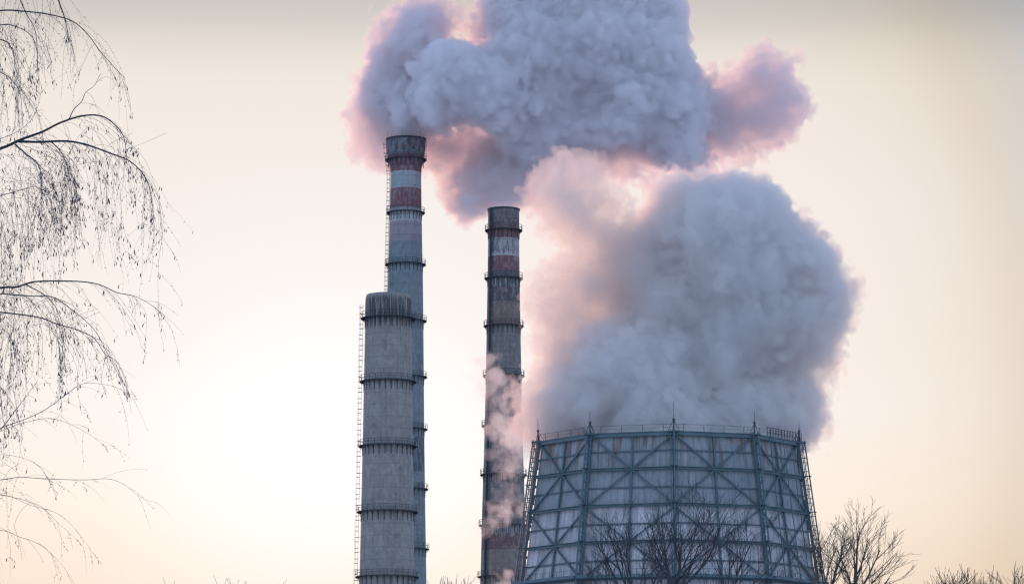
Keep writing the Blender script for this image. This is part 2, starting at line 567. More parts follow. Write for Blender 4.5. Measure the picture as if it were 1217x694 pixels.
# ------------------------------------------------------------------ cooling tower
def cooling_tower():
    D, cx = 620.0, 792.5
    base = at(cx, 600, D)
    root = empty('cooling_tower', (base.x, D, 0))
    tag(root, 'steel framed ten sided cooling tower clad in weathered grey sheets, steaming from its open top', 'cooling tower')
    ZR = at(cx, 512.5, D - 22.6).z
    RR = 159 / F * (math.cos(PITCH) * D + math.sin(PITCH) * ZR)
    slope = .136
    rad = lambda z: RR + slope * (ZR - z)
    BAY = 5.98
    nb = int(ZR / BAY)                 # number of bays
    lev = [ZR - BAY * i for i in range(nb + 1)]
    lev[-1] = 0.0
    inlet = lev[-3]
    A0 = -PI / 2 + R(.6)
    va = [A0 + 2 * PI * k / 10 for k in range(10)]
    V = lambda k, z, off=0.0: Vector(((rad(z) + off) * math.cos(va[k % 10]), (rad(z) + off) * math.sin(va[k % 10]), z))
    Mid = lambda k, z, off=0.0: (V(k, z, off) + V(k + 1, z, off)) / 2

    # cladding
    m, x = new_mat('weathered sheet cladding')
    t = x.n('ShaderNodeTexCoord')
    sp = x.n('ShaderNodeSeparateXYZ', {0: t.outputs['Object']})
    X, Y, Z = sp.outputs
    ang = x.m('ARCTAN2', Y, X)
    ac = x.m('MULTIPLY', ang, 24.0)
    uv = x.n('ShaderNodeCombineXYZ', {0: ac, 1: x.m('MULTIPLY', Z, .12), 2: 0.0}).outputs[0]
    uv2 = x.n('ShaderNodeCombineXYZ', {0: x.m('MULTIPLY', ang, 60.0), 1: x.m('MULTIPLY', Z, .2), 2: 2.0}).outputs[0]
    obj = t.outputs['Object']
    st = x.noise(uv, .9, 5, .6)
    st2 = x.noise(uv2, 1.0, 4, .6)
    big = x.noise(obj, .12, 5, .6)
    med = x.noise(obj, .9, 6, .65)
    row = x.m('FLOOR', x.m('DIVIDE', x.m('SUBTRACT', ZR, Z), BAY / 2))
    panel = x.n('ShaderNodeTexWhiteNoise', {'Vector': x.n('ShaderNodeCombineXYZ', {0: x.m('FLOOR', x.m('DIVIDE', ac, 1.25)), 1: row, 2: 0.0}).outputs[0]}, noise_dimensions='2D').outputs[0]
    upper = x.ramp(x.m('DIVIDE', Z, 100), [(0, 0), ((ZR - 2 * BAY - .1) / 100, 1)], 'CONSTANT')
    lo = x.mix(x.ramp(big, [(.35, 0), (.65, 1)]), (.46, .43, .45), (.72, .68, .71))
    hi = x.mix(x.ramp(big, [(.35, 0), (.65, 1)]), (.23, .275, .30), (.38, .41, .43))
    col = x.mix(upper, lo, hi)
    col = x.mix(x.m('MULTIPLY', panel, .38), col, (.17, .20, .22))
    col = x.mix(x.ramp(st2, [(.45, 0), (.72, .55)]), col, (.38, .38, .39))
    col = x.mix(x.ramp(st, [(.50, 0), (.68, .5)]), col, (.10, .12, .14))
    med2 = x.noise(x.n('ShaderNodeCombineXYZ', {0: x.m('MULTIPLY', ang, 30.0), 1: x.m('MULTIPLY', Z, .9), 2: 5.0}).outputs[0], 1.0, 8, .7)
    col = x.mix(x.ramp(med2, [(.52, 0), (.68, .42)]), col, (.12, .14, .165))
    col = x.mix(x.ramp(med2, [(.30, .5), (.42, 0)]), col, (.62, .60, .62))
    rz = x.ramp(x.m('DIVIDE', Z, 100), [((ZR - 6.5) / 100, 0), ((ZR - 2) / 100, 1)])
    rust = x.m('MULTIPLY', rz, x.ramp(st, [(.48, 0), (.6, .75)]))
    col = x.mix(rust, col, (.20, .115, .085))
    rust2 = x.m('MULTIPLY', x.ramp(big, [(.55, 0), (.7, .5)]), x.ramp(med, [(.5, 0), (.62, .8)]))
    col = x.mix(rust2, col, (.20, .14, .12))
    seam = x.m('FRACT', x.m('DIVIDE', ac, 1.25))
    col = x.mix(x.ramp(seam, [(0, .5), (.05, .4), (.09, 0), (1, 0)]), col, (.08, .10, .12))
    corr = x.m('SINE', x.m('MULTIPLY', ang, 620.0))
    finish(x, col, .75, x.m('ADD', corr, x.m('MULTIPLY', med, 1.5)), .5, .05)
    b = MB()
    zs = [ZR - .05] + lev[1:-2]
    outer = [[V(k, z, -.45) for k in range(10)] for z in zs]
    inner = [[V(k, z, -.65) for k in range(10)] for z in reversed(zs)]
    b.quad_ring(outer + inner + [outer[0]])
    # split each face midway so the sheet rows can carry their own tone
    b.build('cladding', m, root)

    # rim beam and ring beams
    rb = MB()
    for k in range(10):
        rb.bar(V(k, ZR - .3, .05), V(k + 1, ZR - .3, .05), .5, .55)
        rb.bar(V(k, ZR + .06, -.1), V(k + 1, ZR + .06, -.1), 1.1, .1)
    rb.build('rim_beam', M_steel, root)
    for i in range(1, nb):
        g = MB()
        z = lev[i]
        for k in range(10):
            g.bar(V(k, z, .1), V(k + 1, z, .1), .42, .40)
            g.bar(V(k, z + .22, .38), V(k + 1, z + .22, .38), .55, .06)
        g.build('ring_beam', M_steel, root)
    for i in range(0, nb - 2):
        g = MB()
        z = (lev[i] + lev[i + 1]) / 2
        for k in range(10):
            g.bar(V(k, z, -.28), V(k + 1, z, -.28), .20, .22)
        g.build('sheeting_rail', M_steel, root)
    # corner posts: two chords laced with rungs; the outer one carries the climbing cage
    for k in range(10):
        g = MB()
        zz = [ZR + .3, 0.0]
        for off, sz in ((.12, .48), (1.25, .20)):
            g.bar(V(k, zz[0], off), V(k, zz[1], off), sz, sz, up=(math.cos(va[k]), math.sin(va[k]), 0))
        tan = Vector((-math.sin(va[k]), math.cos(va[k]), 0))
        for sgn in (-1, 1):
            g.bar(V(k, zz[0], .7) + tan * .55 * sgn, V(k, zz[1], .7) + tan * .55 * sgn, .12, .12, up=(math.cos(va[k]), math.sin(va[k]), 0))
        z = ZR - .4
        i = 0
        while z > .5:
            for sgn in (-1, 1):
                g.bar(V(k, z, .7) + tan * .55 * sgn, V(k, z, 1.25), .07, .07)
            g.bar(V(k, z, .2), V(k, z, 1.25), .10, .10)
            if i % 3 == 0:
                g.bar(V(k, z, 1.2), V(k, z - 2.2, .2), .08, .08)
            z -= 1.5 if i % 2 else .75
            i += 1
        g.build('corner_post', M_steel, root)
    for k in range(10):
        g = MB()
        g.bar(Mid(k, ZR - .5, -.1), Mid(k, inlet, -.1), .30, .26, up=(math.cos((va[k] + PI / 10)), math.sin(va[k] + PI / 10), 0))
        g.build('mid_post', M_steel, root)
    # diagonals of one face: from the corners at even levels to the mid post at odd ones
    for k in range(10):
        g = MB()
        i = 0
        while i + 2 <= nb:
            for A, B in ((V(k, lev[i] - .3, -.02), Mid(k, lev[i + 1], -.02)), (V(k + 1, lev[i] - .3, -.02), Mid(k, lev[i + 1], -.02)),
                         (V(k, lev[i + 2], -.02), Mid(k, lev[i + 1], -.02)), (V(k + 1, lev[i + 2], -.02), Mid(k, lev[i + 1], -.02))):
                g.bar(A, B, .26, .26)
            i += 2
        g.build('face_bracing', M_steel, root)
    # rim guard rail: wide-spaced posts and wire, a closer railed stretch on the right
    g = MB()
    for k in range(10):
        n = 4
        for j in range(n):
            p = V(k, ZR + .1, .2).lerp(V(k + 1, ZR + .1, .2), (j + .5) / n)
            g.bar(p, p + Vector((0, 0, 1.15)), .07, .07)
        a, b_ = V(k, ZR + 1.25, .2), V(k + 1, ZR + 1.25, .2)
        g.tube([a, b_], .035, 4)
        a, b_ = V(k, ZR + .7, .2), V(k + 1, ZR + .7, .2)
        g.tube([a, b_], .018, 4)
    for j in range(13):
        p = V(1, ZR + .1, .7).lerp(V(2, ZR + .1, .7), .25 + .75 * j / 12)
        g.bar(p, p + Vector((0, 0, 1.45)), .09, .09)
    for hz in (.75, 1.5):
        g.bar(V(1, ZR + hz, .7).lerp(V(2, ZR + hz, .7), .25), V(2, ZR + hz, .7), .08, .08)
    g.build('guard_rail', M_rail, root)
    # lightning masts, each on a little tripod
    for k in range(10):
        g = MB()
        p = V(k, ZR, .35)
        hgt = 4.9 if k == 0 else 3.9
        g.tube([p, p + Vector((0, 0, 1.9))], .12, 6)
        g.tube([p + Vector((0, 0, 1.8)), p + Vector((0, 0, hgt))], [.055, .03], 5)
        g.tube([p + Vector((0, 0, 1.75)), p + Vector((0, 0, 2.05))], .22, 6)
        c, s_ = math.cos(va[k]), math.sin(va[k])
        for q in (-1, 1):
            g.tube([p + Vector((0, 0, 1.9)), p + Vector((-s_ * q * .95, c * q * .95, .05))], .06, 4)
        g.tube([p + Vector((0, 0, 1.9)), p + Vector((-c * 1.2, -s_ * 1.2, .05))], .05, 4)
        g.build('lightning_mast', M_rail, root)
        g = MB()
        p = V(k, ZR, .6)
        g.box((p.x, p.y, ZR - .05), (1.7, 1.7, .16))
        for q in (-1, 1):
            g.tube([V(k, ZR - .1, 1.35), V(k, ZR - 1.9, .3)], .06, 4)
        g.build('corner_platform', M_steel, root)
    # small landing brackets at the outer cages
    for k in range(10):
        for i in (1, 2, 3, 4, 5):
            g = MB()
            z = lev[i] + .3
            p = V(k, z, .75)
            g.bar(V(k, z, .15), V(k, z, 1.5), 1.1, .08)
            g.tube([V(k, z - .1, 1.45), V(k, z - 1.0, .3)], .05, 4)
            g.build('landing', M_steel, root)
    # walkway
    z = lev[4]
    g = MB()
    for k in range(10):
        g.bar(V(k, z + .35, 1.0), V(k + 1, z + .35, 1.0), 1.7, .5)
        g.bar(V(k, z + 1.45, 1.8), V(k + 1, z + 1.45, 1.8), .06, .06)
        for j in range(9):
            p = V(k, z + .6, 1.8).lerp(V(k + 1, z + .6, 1.8), (j + .5) / 9)
            g.bar(p, p + Vector((0, 0, .85)), .06, .06)
    g.build('walkway', M_steel, root)
    # concrete basin and inlet louvres
    g = MB()
    Rb = rad(0)
    mc = simple_mat('basin concrete', (.2, .2, .2), (.33, .33, .32), .6, .9)
    lathe(g, [(Rb + 2.4, -.5), (Rb + 2.4, 2.0), (Rb + 2.0, 2.0), (Rb + 2.0, .4), (.1, .4)], 40)
    g.build('basin', mc, root)
    g = MB()
    for k in range(10):
        for j in range(7):
            zz = 2.2 + (inlet - 2.6) * j / 6
            g.bar(V(k, zz, -.6), V(k + 1, zz, -.6), .9, .06, up=(math.cos(va[k] + PI / 10) * .5, math.sin(va[k] + PI / 10) * .5, .85))
    g.build('louvre', M_steel, root)
    # an outside stair run on the right-hand face
    g = MB()
    for i in range(1, nb - 1):
        zt, zb = lev[i - 1], lev[i]
        s0, s1 = (.30, .55) if i % 2 else (.55, .30)
        A, B = V(1, zt, .9).lerp(V(2, zt, .9), s0), V(1, zb, .9).lerp(V(2, zb, .9), s1)
        for q in (-.25, .25):
            g.bar(A + Vector((0, 0, q)), B + Vector((0, 0, q)), .07, .07)
    for s in (.28, .57, .74):
        g.bar(V(1, ZR - .3, .9).lerp(V(2, ZR - .3, .9), s), V(1, inlet, .9).lerp(V(2, inlet, .9), s), .13, .13)
    g.build('stair_frame', M_steel, root)
    return root, ZR, RR, base.x


ct, CT_Z, CT_R, CT_X = cooling_tower()


# ------------------------------------------------------------------ bare trees
def grow(b, rnd, p, d, L, r, depth, maxd, up=.10, spread=.52, nchild=5, sides=4, wob=.085, tw=None, decay=.62, rmin=.008):
    """one limb with its side shoots, into builders b[depth>=split]"""
    n = max(3, int(4 + 3 * (maxd - depth) / maxd))
    pts = [Vector(p)]
    rad = [r]
    dd = Vector(d).normalized()
    for i in range(n):
        dd = (dd + Vector((rnd.gauss(0, wob), rnd.gauss(0, wob), rnd.gauss(0, wob * .6) + up))).normalized()
        pts.append(pts[-1] + dd * (L / n))
        rad.append(max(rmin * .6, r * (1 - .72 * (i + 1) / n)))
    tgt = b[0] if depth <= 1 else b[1]
    tgt.tube(pts, rad, sides if depth < 2 else 3, cap=False)
    if depth >= maxd: return
    k = nchild if depth else nchild + 3
    for c in range(k):
        f = .28 + .70 * (c + rnd.random() * .8) / k
        f = min(f, .98)
        i = min(int(f * n), n - 1)
        q = pts[i].lerp(pts[i + 1], f * n - i)
        t = (pts[i + 1] - pts[i]).normalized()
        side = Vector((rnd.gauss(0, 1), rnd.gauss(0, 1), rnd.gauss(0, .35)))
        side = (side - t * side.dot(t)).normalized()
        sp = spread * rnd.uniform(.7, 1.3)
        nd = (t * math.cos(sp) + side * math.sin(sp)).normalized()
        rr = max(rmin, rad[i] * rnd.uniform(.42, .62))
        grow(b, rnd, q, nd, L * decay * rnd.uniform(.7, 1.15) * (1.05 - .35 * f), rr, depth + 1, maxd, up, spread, nchild, sides, wob, tw, decay, rmin)


def bare_tree(label, base, limbs, seed, maxd=4, mt=None, mc=None, group=None, nchild=5, up=.09, decay=.66, rmin=.008):
    """limbs: list of (height on trunk, direction, length, radius); the trunk rises from the ground"""
    rnd = random.Random(seed)
    root = empty('bare_tree', base)
    tag(root, label, 'tree', group)
    B = [MB(), MB()]
    ht = max(l[0] for l in limbs)
    r0 = max(l[3] for l in limbs) * 1.9
    B[0].tube([(0, 0, -.3), (0, 0, .3), (rnd.uniform(-.15, .15), rnd.uniform(-.15, .15), ht * .5), (0, 0, ht + .1)], [r0 * 1.5, r0 * 1.15, r0, r0 * .75], 9)
    for h, d, L, r in limbs:
        grow(B, rnd, (0, 0, h), d, L, r, 0, maxd, up=up, nchild=nchild, decay=decay, rmin=rmin)
    B[0].build('trunk', mt or M_bark, root, smooth=True)
    B[1].build('crown', mc or M_twig, root)
    return root


def px_dir(a, b, Y, dy=0.0):
    """direction and length from one picture place to another at distance Y"""
    A, B = at(a[0], a[1], Y), at(b[0], b[1], Y)
    v = B - A
    v.y += dy
    return v


def tree_from_px(label, basepx, tips, Y, seed, **kw):
    """a bare tree at distance Y whose main limbs reach towards the given places"""
    base = at(basepx, 600, Y)
    fork = at(basepx, 722, Y)
    limbs = []
    rnd = random.Random(seed + 7)
    for (tx, ty, rr, dh) in tips:
        h = fork.z + dh
        tgt = at(tx, ty, Y)
        v = tgt - Vector((base.x, Y, h))
        v.x *= 1.25
        v.y = rnd.uniform(-.35, .35) * v.length
        limbs.append((h, v.normalized(), v.length * .70, rr * 1.15))
    for q in range(3):
        a = rnd.uniform(0, 2 * PI)
        limbs.append((fork.z * rnd.uniform(.6, .95), Vector((math.cos(a) * .6, math.sin(a) * .6, .8)), 3.5, .05))
    return bare_tree(label, (base.x, Y, 0), limbs, seed, **kw)


# in front of the cooling tower
tree_from_px('broad bare tree with forked limbs in front of the middle of the cooling tower', 797,
             [(776, 588, .085, .3), (832, 602, .095, 0), (845, 622, .07, .2), (760, 640, .07, .1), (905, 640, .075, .5), (870, 600, .05, .8), (800, 600, .05, 1.0)], 150, 11, maxd=3, nchild=4)
tree_from_px('low spreading bare tree in front of the left side of the cooling tower', 752,
             [(700, 640, .07, 0), (722, 612, .07, .2), (748, 618, .05, .5), (690, 668, .05, 0), (775, 640, .045, 0), (735, 600, .04, .6)], 156, 23, maxd=3, nchild=4)
tree_from_px('leaning bare tree in front of the right side of the cooling tower', 862,
             [(897, 648, .08, 0), (880, 615, .05, .4), (920, 615, .05, .6), (850, 630, .05, .2), (935, 640, .05, .2)], 160, 31, maxd=3, nchild=4)
tree_from_px('tall bare tree against the sky just right of the cooling tower', 1014,
             [(1028, 600, .085, .2), (1001, 615, .07, 0), (1048, 628, .07, .1), (1066, 655, .06, -.4), (1040, 612, .045, .8), (1012, 606, .05, .9), (1078, 648, .04, .2)], 150, 42, maxd=3, nchild=3, up=.05, mt=M_bark2, mc=M_twig2)
tree_from_px('bare tree rising against the right foot of the cooling tower', 978,
             [(1008, 618, .075, .2), (976, 610, .05, .4), (965, 640, .045, 0), (1020, 640, .06, -.2), (992, 625, .04, .8)], 147, 57, maxd=3, nchild=3, up=.05, mt=M_bark2, mc=M_twig2)

# the far row of bare trees along the horizon
def far_row():
    rnd = random.Random(5)
    protos = []
    for s in range(4):
        limbs = []
        for q in range(7):
            a = 2 * PI * q / 7 + rnd.uniform(-.3, .3)
            t = rnd.uniform(.25, .6)
            limbs.append((rnd.uniform(3.0, 6.5), Vector((math.cos(a) * t, math.sin(a) * t, 1)), rnd.uniform(5.0, 7.4), .07))
        protos.append(bare_tree('x', (0, 0, 0), limbs, 100 + s, maxd=3, mt=M_fartwig, mc=M_fartwig, group='bare trees along the horizon', nchild=6, rmin=.018))
    spots = []
    for px in (1072, 1098, 1121, 1143, 1164, 1187, 1211, 1236, 1262):
        spots.append((px, rnd.uniform(664, 675)))
    for px in (534, 552, 570, 195, 214, -18, 30, 260, 1290):
        spots.append((px, rnd.uniform(684, 689)))
    used = [False] * 4
    lab_r = ['{} faint bare tree from the cooling tower along the right horizon'.format(n) for n in
             ('first', 'second', 'third', 'fourth', 'fifth', 'sixth', 'seventh')]
    for i, (px, py) in enumerate(spots):
        k = i % 4
        src = protos[k]
        Y = rnd.uniform(205, 235)
        hs = at(px, py, Y).z / src['h'] if 'h' in src else None
        if used[k]:
            o = src.copy()
            COL.objects.link(o)
            for ch in src.children:
                c = ch.copy()
                COL.objects.link(c)
                c.parent = o
        else:
            o = src
            used[k] = True
        # true height of this tree
        top = max(v.co.z for v in [c for c in src.children if c.name.startswith('crown')][0].data.vertices)
        o.location = (at(px, py, Y).x, Y, 0)
        s_ = at(px, py, Y).z / top
        o.scale = (s_, s_, s_)
        o.rotation_euler = (0, 0, rnd.uniform(0, 6.28))
        o['label'] = lab_r[i] if i < 7 else ('faint bare tree top just showing at the bottom edge between the chimneys' if 9 <= i <= 11 else 'bare tree standing low along the horizon beyond the picture edge' if i in (7, 8, 17) else 'faint bare tree hardly showing at the bottom edge left of the chimneys')


far_row()


# ------------------------------------------------------------------ the weeping birch on the left
def birch():
    Y0 = 30.0
    rnd = random.Random(77)
    trunkx = at(-190, 400, Y0).x
    root = empty('birch_tree', (trunkx, Y0, 0))
    tag(root, 'weeping birch with thin drooping bare twigs and dangling catkins close by on the left', 'tree')
    org = Vector((trunkx, Y0, 0))
    T, C, K = MB(), MB(), MB()
    tp = [Vector((0, 0, -.3)), Vector((0, 0, .2)), Vector((.05, .05, 2)), Vector((-.05, .1, 5)), Vector((.08, 0, 8)), Vector((0, -.1, 11)), Vector((.05, 0, 14))]
    T.tube(tp, [.26, .20, .17, .14, .11, .07, .03], 12)
    k = mpp(Y0, 7)

    def catkin(p, ln):
        tilt = Vector((rnd.gauss(0, .22), rnd.gauss(0, .22), -1)).normalized()
        K.tube([p, p + tilt * ln * .25, p + tilt * ln * .7, p + tilt * ln], [.0012, ln * .13, ln * .12, .001], 5, cap=False)

    def hang(p, d, L, r=.0017, cat=.5, fall=.20, sub=True):
        """a thin shoot that soon droops under its own weight"""
        n = max(5, int(L / .05))
        pts = [Vector(p)]
        dd = Vector(d).normalized()
        st = L / n
        sway = Vector((rnd.gauss(0, .05), rnd.gauss(0, .05), 0))
        for i in range(n):
            dd = (dd * (1 - fall) + (Vector((0, 0, -1)) + sway) * fall + Vector((rnd.gauss(0, .07), rnd.gauss(0, .07), 0))).normalized()
            pts.append(pts[-1] + dd * st)
        C.tube(pts, [r * (1 - .5 * i / n) for i in range(n + 1)], 3, cap=False)
        for i in range(1, n + 1):
            if rnd.random() < .45:                       # buds
                q = pts[i] + Vector((rnd.gauss(0, .008), rnd.gauss(0, .008), rnd.uniform(-.012, .012)))
                C.tube([pts[i], q], [.0026, .0012], 3, cap=False)
            if rnd.random() < cat * .22 and i > 1:
                m = 1 if rnd.random() < .7 else 2
                for _ in range(m):
                    q = pts[i] + Vector((rnd.gauss(0, .018), rnd.gauss(0, .018), -rnd.uniform(.004, .03)))
                    C.tube([pts[i], q], [.0012, .0008], 3, cap=False)
                    catkin(q, rnd.uniform(.016, .038))
            if sub and rnd.random() < .14 and i < n - 1:
                hang(pts[i], (dd + Vector((rnd.gauss(0, .8), rnd.gauss(0, .8), .1))).normalized(), L * rnd.uniform(.15, .4), r * .7, cat, fall * .8, False)
        return pts

    def P(px, py, dy=0.0):
        return at(px, py, Y0 + dy) - org

    def smooth(pts, m=5):
        out = []
        n = len(pts)
        for i in range(n - 1):
            p0, p1, p2, p3 = pts[max(i - 1, 0)], pts[i], pts[i + 1], pts[min(i + 2, n - 1)]
            for j in range(m):
                t = j / m
                out.append(.5 * ((2 * p1) + (p2 - p0) * t + (2 * p0 - 5 * p1 + 4 * p2 - p3) * t * t + (3 * p1 - p0 - 3 * p2 + p3) * t ** 3))
        out.append(pts[-1])
        return out

    # branch courses; px, py in the photograph, thickness at the left edge and at the tip in px, depth offset, shoots, catkins, shoot length
    BR = [
        ([(-60, 22), (0, 13), (30, 14), (55, 17), (85, 25), (104, 41), (118, 60), (132, 76), (148, 93)], 2.3, .7, .4, 26, .25, (50, 130)),
        ([(-60, 40), (0, 30), (22, 33), (38, 44), (44, 62), (45, 90)], 1.8, .8, -.3, 16, .45, (30, 90)),
        ([(-60, 30), (0, 47), (12, 55), (17, 72), (15, 95)], 2.2, .8, -.2, 14, .3, (40, 90)),
        ([(40, -60), (62, -18), (72, 8), (78, 26), (82, 50)], 2.6, .9, .2, 14, .35, (35, 90)),
        ([(-10, -70), (14, -30), (24, 0), (32, 18), (41, 34), (44, 55), (45, 78)], 1.9, .7, .5, 16, .45, (30, 80)),
        ([(-60, 60), (0, 86), (14, 96), (24, 112), (27, 150)], 1.7, .7, .3, 18, .4, (40, 110)),
        ([(-60, 195), (0, 177), (25, 166), (50, 157), (72, 146), (98, 138), (120, 138), (136, 148), (147, 163), (151, 190)], 4.2, 1.0, 0, 22, .85, (40, 120)),
        ([(20, 168), (45, 169), (80, 168), (105, 173), (130, 182), (151, 190), (165, 201), (176, 218), (181, 245)], 2.8, .9, 0, 34, .75, (60, 170)),
        ([(82, 142), (88, 130), (97, 121), (102, 110), (112, 102), (118, 90)], 1.3, .5, .1, 5, .1, (20, 60)),
        ([(18, 172), (32, 184), (44, 194), (49, 210), (50, 240)], 1.8, .7, -.3, 18, .9, (40, 120)),
        ([(-60, 250), (0, 233), (25, 226), (42, 222), (60, 232)], 1.5, .6, .4, 16, .8, (40, 120)),
        ([(60, 168), (72, 180), (80, 198), (85, 225)], 1.4, .7, .2, 20, .9, (50, 110)),
        ([(-60, 175), (0, 165), (30, 150), (44, 130), (50, 100)], 1.0, .4, .5, 8, .2, (20, 60)),
        ([(-60, 350), (0, 342), (20, 341), (40, 335), (70, 334), (100, 335), (120, 339), (140, 348), (160, 352), (182, 364), (200, 379)], 3.0, .4, 0, 26, .45, (30, 110)),
        ([(-60, 345), (0, 349), (40, 352), (62, 353), (84, 367), (112, 392), (130, 425), (147, 456)], 2.0, .4, .3, 26, .6, (30, 90)),
        ([(-60, 365), (0, 371), (45, 377), (68, 385), (92, 392), (112, 402), (125, 421), (139, 430), (152, 460)], 2.2, .5, -.3, 28, .6, (30, 90)),
        ([(30, 338), (52, 350), (66, 365), (76, 390), (82, 412)], 1.2, .6, .4, 12, .5, (30, 90)),
        ([(-40, 545), (0, 510), (12, 496), (24, 480), (43, 455)], 2.4, .8, 0, 10, .3, (20, 60)),
        ([(-40, 530), (0, 509), (30, 498), (55, 486), (78, 469), (98, 456), (118, 456), (140, 461), (160, 475)], 1.7, .4, .3, 14, .2, (30, 70)),
        ([(-40, 525), (0, 512), (25, 503), (60, 497), (90, 507), (112, 520), (128, 534)], 1.2, .35, -.3, 10, .15, (20, 60)),
        ([(-40, 573), (0, 570), (24, 567), (60, 569), (100, 570), (130, 569), (150, 577), (166, 590), (188, 598)], 1.7, .3, 0, 12, .05, (20, 60)),
        ([(-40, 586), (0, 588), (28, 594), (50, 603), (70, 622), (84, 634), (100, 650)], 1.0, .3, .3, 12, .1, (20, 60)),
        ([(-40, 640), (0, 630), (24, 638), (42, 644), (58, 655), (76, 674), (92, 700)], 1.2, .35, -.2, 10, .15, (20, 60)),
        ([(-40, 545), (0, 540), (30, 545), (48, 556), (60, 575)], .9, .3, .2, 8, .1, (20, 60)),
        ([(-40, 610), (0, 588), (36, 600), (72, 612), (100, 642), (120, 672)], .8, .3, .5, 8, .05, (20, 60)),
    ]
    for pts, w0, w1, dy, ns, cat, (l0, l1) in BR:
        base = [P(x_, y_, dy * (i / len(pts)) + rnd.gauss(0, .02)) for i, (x_, y_) in enumerate(pts)]
        if pts[0][0] < 0:
            z0 = base[0].z
            root_pt = Vector((0, 0, min(13.5, z0 - .35)))
            base = [root_pt, root_pt.lerp(base[0], .5) + Vector((0, 0, .12))] + base
        sp = smooth(base)
        n = len(sp)
        # thickness from px to metres
        w0, w1 = (w0 * .55, w1 * .5) if pts[0][1] > 500 else (w0 * .78, w1 * .75)
        T_ = [(w0 * 1.5 + (w1 - w0 * 1.5) * (i / (n - 1)) ** .8) * k * .5 for i in range(n)]
        (T if w0 > 1.6 else C).tube(sp, T_, 6, cap=False)
        for s in range(ns):
            f = (s + rnd.random()) / ns
            f = .18 + .82 * f
            i = min(int(f * (n - 1)), n - 2)
            q = sp[i].lerp(sp[i + 1], f * (n - 1) - i)
            t = (sp[i + 1] - sp[i]).normalized()
            sd_ = Vector((rnd.gauss(.1, .5), rnd.gauss(0, .7), rnd.gauss(0, .35)))
            L = rnd.uniform(l0, l1) * k * (1.0 if f < .9 else .6)
            hang(q, (t + sd_).normalized(), L, rnd.uniform(.0009, .0015) * (.75 if pts[0][1] > 500 else 1), cat, rnd.uniform(.07, .22))
    # curtains of long shoots: x range, y range, count, length px, catkins
    for x0, x1, y0, y1, cnt, l0, l1, cat in [
        (-12, 14, 40, 110, 26, 60, 130, .5), (20, 34, 60, 110, 10, 60, 110, .5), (0, 60, -30, 0, 16, 60, 120, .3),
        (36, 64, 195, 215, 26, 50, 120, 1.0), (66, 90, 178, 200, 30, 60, 120, 1.2), (-6, 10, 210, 300, 30, 80, 150, .9), (10, 40, 195, 240, 26, 60, 140, .9),
        (40, 60, 220, 260, 14, 80, 140, .8), (88, 150, 178, 188, 16, 60, 150, .5),
        (-6, 18, 345, 420, 46, 70, 150, 1.1), (18, 60, 350, 378, 26, 60, 130, .7), (60, 75, 385, 400, 14, 50, 110, .8),
        (-6, 14, 430, 480, 22, 40, 90, .8), (-4, 30, 560, 640, 8, 40, 90, .3),
    ]:
        for _ in range(int(cnt * .72)):
            x_, y_ = rnd.uniform(x0, x1), rnd.uniform(y0, y1)
            p = P(x_, y_, rnd.uniform(-.8, .8))
            # arrive along a lead of its own that climbs to some limb higher up
            a_ = rnd.uniform(.15, 1.35) * rnd.choice((1, 1, 1, -1))
            l_ = rnd.uniform(.12, .42)
            far = p + Vector((-l_ * math.sin(a_), rnd.gauss(0, .12), l_ * math.cos(a_) * .8))
            lead = [far, far.lerp(p, .5) + Vector((rnd.gauss(0, .03), 0, rnd.uniform(.0, .05))), p]
            C.tube(smooth(lead, 3), .0012, 3, cap=False)
            hang(p, (Vector((rnd.uniform(-.5, .9), rnd.gauss(0, .4), -.55))).normalized(), rnd.uniform(l0, l1) * k, rnd.uniform(.0009, .0015), cat * .8, .24)
    # the rest of the crown, outside the picture on the left and at the back
    for q in range(26):
        a = rnd.uniform(PI * .35, PI * 1.65)
        z = 4.5 + q * .33
        L = rnd.uniform(1.6, 2.6) * (1 - .3 * max(0, z - 9) / 5)
        d = Vector((math.cos(a), math.sin(a), 0))
        pts = [Vector((0, 0, z)), Vector((0, 0, z + .5)) + d * L * .4, Vector((0, 0, z + .6)) + d * L * .8, Vector((0, 0, z + .2)) + d * L]
        sp = smooth(pts)
        T.tube(sp, [.03 - .026 * i / len(sp) for i in range(len(sp))], 5, cap=False)
        for s in range(14):
            i = rnd.randrange(5, len(sp) - 1)
            hang(sp[i], (d + Vector((rnd.gauss(0, .6), rnd.gauss(0, .6), 0))), rnd.uniform(.4, 1.2), .0018, .4, .22)
    T.build('trunk', M_birchbark_dark(), root, smooth=True)
    C.build('crown', M_btwig, root)
    tag(K.build('catkins', M_catkin, root), kind='stuff')


def M_birchbark_dark():
    """white bark on the thick trunk, dark on thin limbs: by distance from the trunk axis"""
    m, x = new_mat('birch bark and limbs')
    t = x.n('ShaderNodeTexCoord')
    sp = x.n('ShaderNodeSeparateXYZ', {0: t.outputs['Object']})
    d = x.m('SQRT', x.m('ADD', x.m('POWER', sp.outputs[0], 2.0), x.m('POWER', sp.outputs[1], 2.0)))
    mp = x.n('ShaderNodeMapping', {'Vector': t.outputs['Object'], 'Scale': (1.5, 1.5, 7)})
    nz = x.noise(mp.outputs[0], 1.6, 6, .65)
    bark = x.ramp(nz, [(.40, (.04, .04, .04)), (.50, (.55, .53, .49))])
    col = x.mix(x.ramp(d, [(.20, 0), (.34, 1)]), bark, (.03, .04, .055))
    finish(x, col, .85, nz, .3, .01)
    return m


birch()


